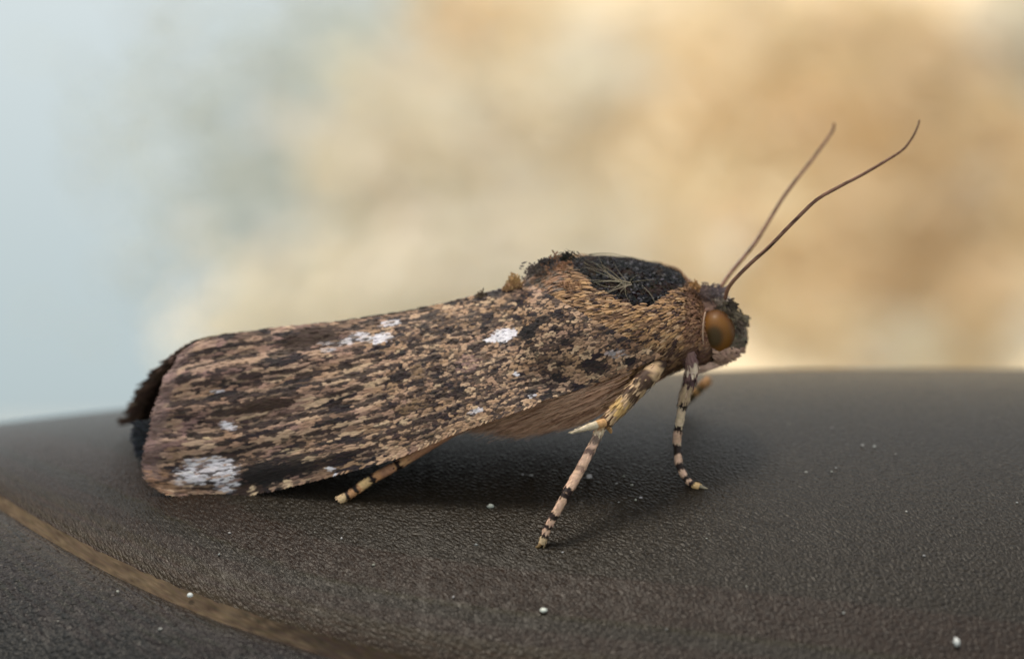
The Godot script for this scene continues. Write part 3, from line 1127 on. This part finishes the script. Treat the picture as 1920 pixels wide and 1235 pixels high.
	for e in [[1182, 528, 1123, 482], [1182, 528, 1150, 490], [1180, 530, 1088, 502], [1180, 530, 1098, 516], [1178, 528, 1108, 545], [1176, 530, 1092, 498], [1182, 530, 1186, 572], [1186, 531, 1160, 556], [1188, 531, 1240, 524], [1200, 533, 1232, 582],
			[1178, 530, 1112, 530], [1170, 526, 1104, 490], [1184, 527, 1205, 516], [1180, 532, 1125, 556], [1160, 520, 1096, 484], [1150, 528, 1100, 524], [1100, 480, 1180, 482], [1090, 490, 1130, 500]]:
		var pts := []
		var a := Vector2(e[0] + rng.randf_range(-14, 14), e[1] + rng.randf_range(-5, 5))
		var b := Vector2(e[2], e[3])
		var bow := Vector2(b.y - a.y, a.x - b.x) * rng.randf_range(-0.18, 0.18)
		for i in 7:
			var u := i / 6.0
			var q := a.lerp(b, u) + bow * sin(u * PI)
			var bz := body_z(q.x, q.y)
			pts.append(P(q.x, q.y, maxf(bz, 0.0) + 0.05 + 0.08 * sin(u * PI)))
		h.hair(pts, rng.randf_range(0.014, 0.026), vary(pale, 0.35))
	for i in 26:
		var q := Vector2(rng.randf_range(1050, 1090), rng.randf_range(474, 490))
		var p := P(q.x, q.y, 0.6)
		h.hair([p, p + Vector3(-0.12, 0.1, 0.0), p + Vector3(rng.randf_range(-0.5, 0.1), rng.randf_range(0.0, 0.32), rng.randf_range(-0.1, 0.2))], 0.03, vary(rgb(40, 42, 34, 0.7), 0.3))
	part("back_hairs", h, m_scale, bod, true)
	# long soft hair under the thorax
	var f := Geo.new()
	for i in 5200:
		var px := rng.randf_range(930.0, 1262.0)
		var ang := rng.randf_range(1.6, 2.9)
		if rng.randf() < 0.25:
			ang = -ang
		var p := body_pt(px, ang)
		var c3 := P(px, station(px)[1], 0.0)
		var n := (p - c3).normalized()
		var q := proj(p)
		if ang > 0.0 and q.y < wing_low_y(q.x) - 3.0:
			continue
		var d := Vector3(-1.0, -0.28 + rng.randf_range(-0.14, 0.14), rng.randf_range(-0.12, 0.12)).normalized()
		var long := rng.randf_range(0.9, 2.0)
		var c := rgb(216, 172, 142, 0.95).lerp(rgb(232, 196, 172, 0.95), rng.randf())
		if rng.randf() < 0.25:
			c = rgb(140, 100, 78, 0.75)
		var droop := Vector3(0, -0.18, 0)
		f.hair([p - n * 0.05, p + d * long * 0.35 + n * 0.14, p + d * long * 0.7 + n * 0.16 + droop * 0.3, p + d * long + n * 0.1 + droop * long * 0.4], rng.randf_range(0.018, 0.03), vary(c, 0.15))
	part("belly_hair", f, m_scale, bod, true)

func ball(g: Geo, p: Vector3, r: Vector3, paint: Callable, nu := 48, nv := 32) -> void:
	var first := g.v.size()
	for a in nv + 1:
		for b in nu + 1:
			var th := PI * a / nv
			var ph := TAU * b / nu
			var d := Vector3(sin(th) * cos(ph), cos(th), sin(th) * sin(ph))
			g.add(p + d * r, (d / r).normalized(), paint.call(d))
	for a in nv:
		for b in nu:
			var k := first + a * (nu + 1) + b
			g.quad(k, k + 1, k + nu + 2, k + nu + 1)

func head(root: Node3D, m_scale: Material) -> void:
	var hd := holder("head", root)
	# eyes: the near one in view, its twin on the far side
	var glossy := mat(0.5, 0.25)
	glossy.clearcoat_enabled = true
	glossy.clearcoat = 0.06
	glossy.clearcoat_roughness = 0.25
	for side in [1.0, -1.0]:
		var g := Geo.new()
		var c := P(1343, 624, 1.35)
		c.z *= side
		var amber := rgb(112, 74, 32, 0.82)
		var spot := Vector3(-0.24, 0.16, 0.96).normalized()
		ball(g, c, Vector3(0.74, 0.92, 0.86), func(d: Vector3) -> Color:
			var e := Vector3(d.x, d.y, d.z * side)
			var a := e.angle_to(spot)
			var col := amber.lerp(rgb(84, 52, 24, 0.8), smoothstep(0.75, 1.5, a))
			col = rgb(72, 56, 36, 0.8).lerp(col, smoothstep(0.3, 0.68, a))
			return col, 96, 64)
		part("eye", g, glossy, hd)
		g = Geo.new()      # pale rim behind the eye
		var pts := []
		for i in 13:
			var u := i / 12.0
			pts.append([1318.0 + 5.0 * pow(2.0 * u - 1.0, 2.0), 584.0 + 82.0 * u, 2.15 * side + 0.3 * side * sin(u * PI), 1.5])
		tube(g, pts, rgb(186, 156, 134, 0.75), [], 8, 0.1)
		part("eye_rim", g, m_scale, hd)
	# dark scales of the face
	var f := Geo.new()
	for i in 1500:
		var px := rng.randf_range(1326.0, 1397.0)
		var ang := rng.randf_range(-2.6, 2.6)
		var p := body_pt(px, ang)
		var c3 := P(px, station(px)[1], 0.0)
		var n := body_n(px, ang)
		if n.dot(p - c3) < 0.0:
			n = -n
		var c := rgb(98, 84, 70, 0.72)
		var q := proj(p)
		if q.y > 652.0:
			c = rgb(186, 152, 134, 0.78)
		elif rng.randf() < 0.25:
			c = rgb(104, 98, 78, 0.7)
		var fwd := (body_pt(minf(px + 3.0, 1397.0), ang) - body_pt(px - 3.0, ang)).normalized()
		f.scale(p, (fwd + Vector3(0, rng.randf_range(-0.6, 0.3), 0)).normalized(), n, rng.randf_range(0.14, 0.26), 0.1, rng.randf_range(0.03, 0.1), vary(c, 0.25))
	# lumps of the brow and snout: tufts of dark scales
	for t in [[1362, 576, 12, 96, 84, 70], [1376, 588, 11, 108, 96, 80], [1386, 604, 9, 92, 80, 68], [1395, 596, 5, 122, 110, 92], [1384, 638, 8, 40, 32, 30], [1370, 570, 9, 64, 54, 46], [1382, 622, 8, 82, 70, 58]]:
		for i in t[2] * 9:
			var q := Vector2(t[0] + rng.randfn(0.0, 0.5) * t[2], t[1] + rng.randfn(0.0, 0.5) * t[2])
			var p := P(q.x, q.y, rng.randf_range(-0.6, 1.5))
			f.scale(p, Vector3(rng.randf_range(0.2, 0.8), rng.randf_range(-1.0, 0.2), rng.randf_range(-0.1, 0.4)).normalized(), Vector3(0.3, 0.3, 0.9).normalized(), rng.randf_range(0.1, 0.22), 0.1, 0.04, vary(rgb(t[3], t[4], t[5], 0.65), 0.25))
	# crest between head and back: mauve-grey and cream tufts
	for t in [[1318, 552, 16, 128, 108, 104], [1336, 552, 12, 116, 102, 104], [1350, 550, 8, 128, 114, 116], [1328, 576, 11, 204, 164, 146], [1342, 567, 9, 236, 216, 200], [1356, 560, 5, 232, 214, 196], [1314, 600, 9, 150, 104, 84], [1310, 640, 11, 112, 74, 60], [1306, 668, 12, 96, 62, 54]]:
		for i in t[2] * 11:
			var q := Vector2(t[0] + rng.randfn(0.0, 0.45) * t[2], t[1] + rng.randfn(0.0, 0.45) * t[2])
			var bz := body_z(q.x, q.y)
			var p := P(q.x, q.y, (bz + 0.02) if bz > -8.0 else rng.randf_range(-0.5, 0.6))
			f.scale(p, Vector3(rng.randf_range(-0.1, 0.8), rng.randf_range(-0.2, 0.9), rng.randf_range(0.0, 0.5)).normalized(), Vector3(0.1, 0.4, 0.9).normalized(), rng.randf_range(0.12, 0.3), 0.06, 0.03, vary(rgb(t[3], t[4], t[5], 0.72), 0.2))
	part("face_scales", f, m_scale, hd, true)
	# palps under the face
	for side in [1.0, -1.0]:
		var g := Geo.new()
		var pts := [[1296, 690, 1.0 * side, 12], [1318, 682, 1.3 * side, 14], [1345, 674, 1.25 * side, 13], [1366, 662, 1.1 * side, 11], [1382, 645, 0.9 * side, 8], [1388, 630, 0.8 * side, 5]]
		var skin := rgb(232, 198, 182, 0.9)
		tube(g, pts, skin, [], 14, 0.08, 0.15)
		clad(g, pts, skin, [[0.5, 0.56, rgb(110, 76, 70, 0.75)], [0.84, 1.0, rgb(70, 56, 50, 0.7)]], 420, 0.2, 0.07, 0.05)
		part("palp", g, m_scale, hd)
	# antennae
	for k in 2:
		var line: Array
		if k == 0:
			line = [[1360, 562, 1.0, 4.6], [1368, 536, 1.3, 4.6], [1402, 499, 1.7, 4.4], [1443, 462, 2.0, 4.3], [1487, 417, 2.3, 4.2], [1531, 375, 2.6, 4.0], [1572, 351, 2.8, 3.7], [1623, 324, 3.1, 3.3], [1667, 298, 3.4, 2.9], [1694, 280, 3.6, 2.5], [1711, 258, 3.7, 2.3], [1721, 238, 3.8, 2.1], [1725, 224, 3.8, 1.8]]
		else:
			line = [[1340, 556, -0.8, 4.6], [1349, 542, -1.0, 4.6], [1368, 514, -1.6, 4.5], [1392, 485, -2.2, 4.4], [1416, 455, -2.8, 4.4], [1443, 412, -3.5, 4.3], [1470, 368, -4.2, 4.2], [1497, 332, -4.8, 4.0], [1524, 298, -5.4, 3.8], [1551, 261, -5.9, 3.5], [1562, 244, -6.1, 3.3], [1565, 230, -6.2, 3.0]]
		var g := Geo.new()
		var rings := []
		for i in 44:
			rings.append([i / 44.0, i / 44.0 + 0.006, rgb(70, 46, 38, 0.8)])
		for q in line:
			q[3] *= 0.84
		tube(g, line, rgb(132, 98, 82, 0.8), rings, 8, 0.05, 0.12)
		part("antenna", g, m_scale, root)

func legs(root: Node3D, m: Material) -> void:
	var flesh := rgb(212, 176, 152, 0.8)
	var pale := rgb(220, 198, 170, 0.8)
	var band := rgb(40, 28, 26, 0.75)
	var orange := rgb(184, 136, 106, 0.75)
	var tip := rgb(204, 178, 142, 0.72)
	# middle leg, near side
	var leg := holder("leg", root)
	var foot := on_panel(1016, 1022)
	var hip := [[1252, 664, 2.3, 10], [1222, 700, 3.7, 17], [1192, 730, 4.2, 16], [1164, 762, 4.7, 13], [1140, 788, 5.0, 10], [1126, 797, 5.1, 9]]
	segment("femur", leg, m, hip, rgb(186, 156, 122, 0.75), [[0.05, 0.16, rgb(76, 56, 44, 0.6)], [0.24, 0.34, rgb(84, 62, 48, 0.6)], [0.42, 0.48, rgb(96, 72, 56, 0.6)], [0.55, 0.66, rgb(200, 164, 108, 0.75)], [0.74, 0.82, rgb(110, 80, 56, 0.7)], [0.9, 1.0, orange]], 520, 0.34, 0.07, 0.05)
	var fz := foot.z
	segment("tibia", leg, m, [[1128, 798, 5.1, 9], [1121, 816, 5.3, 8], [1104, 850, 5.8, 8.5], [1086, 884, 6.3, 9], [1072, 908, 6.6, 9], [1061, 926, 6.9, 8]], flesh, [[0.0, 0.2, pale], [0.2, 0.3, rgb(132, 112, 100, 0.7)], [0.36, 0.42, rgb(120, 96, 86, 0.7)], [0.55, 0.6, rgb(150, 122, 106, 0.7)], [0.88, 1.0, band]], 200, 0.16, 0.055, 0.02)
	segment("tarsus", leg, m, [[1061, 926, 6.9, 7.5], [1054, 940, lerpf(6.9, fz, 0.2), 7.5], [1044, 958, lerpf(6.9, fz, 0.4), 7.5], [1034, 976, lerpf(6.9, fz, 0.6), 7], [1026, 992, lerpf(6.9, fz, 0.75), 6.5], [1019, 1010, lerpf(6.9, fz, 0.92), 7], [1016, 1020, fz, 6]], flesh,
		[[0.0, 0.1, band], [0.38, 0.47, band], [0.58, 0.66, band], [0.74, 0.8, band], [0.8, 1.0, tip]], 160, 0.12, 0.05, 0.03)
	segment("claw", leg, m, [[1016, 1017, fz, 4], [1010, 1024, fz + 0.1, 3], [1004, 1026, fz + 0.1, 1]], rgb(120, 96, 60, 0.7), [])
	segment("spur", leg, m, [[1134, 792, 5.2, 8], [1112, 798, 5.5, 7], [1092, 804, 5.7, 4.5], [1074, 810, 5.9, 1.5]], rgb(206, 190, 164, 0.76), [[0.0, 0.25, rgb(196, 152, 104, 0.78)]], 60, 0.16, 0.05, 0.02)
	segment("spur", leg, m, [[1136, 796, 4.6, 5], [1144, 806, 4.6, 4], [1146, 812, 4.6, 1.5]], rgb(176, 136, 92, 0.8), [])
	# foreleg, near side
	leg = holder("leg", root)
	foot = on_panel(1312, 914)
	fz = foot.z
	segment("femur", leg, m, [[1290, 660, 2.6, 13], [1297, 688, 2.8, 12], [1294, 714, 2.9, 11], [1286, 738, 2.9, 9.5], [1281, 756, 2.9, 8]], rgb(120, 92, 88, 0.75), [[0.2, 0.34, rgb(206, 186, 164, 0.8)], [0.4, 0.55, rgb(84, 62, 62, 0.7)], [0.55, 0.9, rgb(190, 164, 136, 0.8)], [0.9, 1.0, band]], 320, 0.26, 0.06, 0.05)
	segment("tibia", leg, m, [[1281, 758, 2.9, 7.5], [1277, 776, 2.9, 7.5], [1274, 796, 2.9, 7.5], [1270, 816, 2.9, 7.5], [1270, 834, 2.9, 7.5]], pale, [[0.0, 0.08, band], [0.5, 0.62, band], [0.62, 0.9, flesh], [0.92, 1.0, band]], 150, 0.14, 0.05, 0.03)
	segment("tarsus", leg, m, [[1270, 834, 2.9, 7], [1271, 850, lerpf(2.9, fz, 0.2), 7], [1273, 868, lerpf(2.9, fz, 0.4), 7], [1279, 884, lerpf(2.9, fz, 0.6), 6.5], [1289, 900, lerpf(2.9, fz, 0.8), 6], [1300, 909, lerpf(2.9, fz, 0.95), 6.5], [1312, 913, fz, 6]], flesh,
		[[0.0, 0.2, band], [0.36, 0.48, band], [0.6, 0.68, band], [0.76, 0.84, band], [0.84, 1.0, rgb(214, 180, 130, 0.82)]], 150, 0.1, 0.045, 0.03)
	segment("claw", leg, m, [[1312, 911, fz, 4], [1324, 916, fz + 0.05, 2.5], [1336, 919, fz + 0.1, 1]], rgb(150, 140, 120, 0.7), [])
	# foreleg, far side, its foot showing past the near one
	leg = holder("leg", root)
	foot = on_panel(1327, 716)
	segment("femur", leg, m, [[1300, 672, -1.6, 11], [1294, 705, -2.0, 10], [1285, 735, -2.3, 8], [1281, 756, -2.4, 7]], rgb(120, 92, 80, 0.75), [], 120, 0.2, 0.06, 0.04)
	segment("tibia", leg, m, [[1282, 758, -2.4, 7], [1293, 746, -2.5, 8], [1304, 735, -2.5, 8.5], [1313, 727, -2.6, 8]], rgb(84, 70, 44, 0.75), [[0.6, 0.75, rgb(170, 130, 82, 0.8)]], 110, 0.16, 0.05, 0.06)
	segment("tarsus", leg, m, [[1313, 727, -2.6, 8], [1321, 720, -2.6, 8], [1329, 713, -2.7, 7]], rgb(196, 152, 108, 0.8), [[0.2, 0.4, rgb(140, 104, 60, 0.75)]], 120, 0.14, 0.05, 0.07)
	# hind leg, near side, coming out below the wing
	leg = holder("leg", root)
	foot = on_panel(634, 941)
	fz = foot.z
	segment("tibia", leg, m, [[930, 775, 2.2, 9], [853, 806, 2.8, 10], [815, 828, 3.1, 10], [780, 850, 3.35, 9.5], [748, 870, 3.6, 9]], orange, [[0.84, 0.95, rgb(206, 160, 118, 0.82)], [0.96, 1.0, band]], 260, 0.18, 0.06, 0.02)
	segment("tarsus", leg, m, [[748, 870, 3.6, 8.5], [724, 883, lerpf(3.6, fz, 0.25), 9], [702, 895, lerpf(3.6, fz, 0.45), 8.5], [674, 914, lerpf(3.6, fz, 0.7), 8.5], [655, 927, lerpf(3.6, fz, 0.85), 8], [634, 939, fz, 8]], rgb(196, 146, 104, 0.82),
		[[0.0, 0.08, band], [0.1, 0.3, orange], [0.4, 0.47, band], [0.47, 0.58, rgb(222, 186, 134, 0.82)], [0.62, 0.69, band], [0.8, 0.86, band], [0.86, 1.0, rgb(216, 186, 146, 0.78)]], 170, 0.12, 0.05, 0.03)
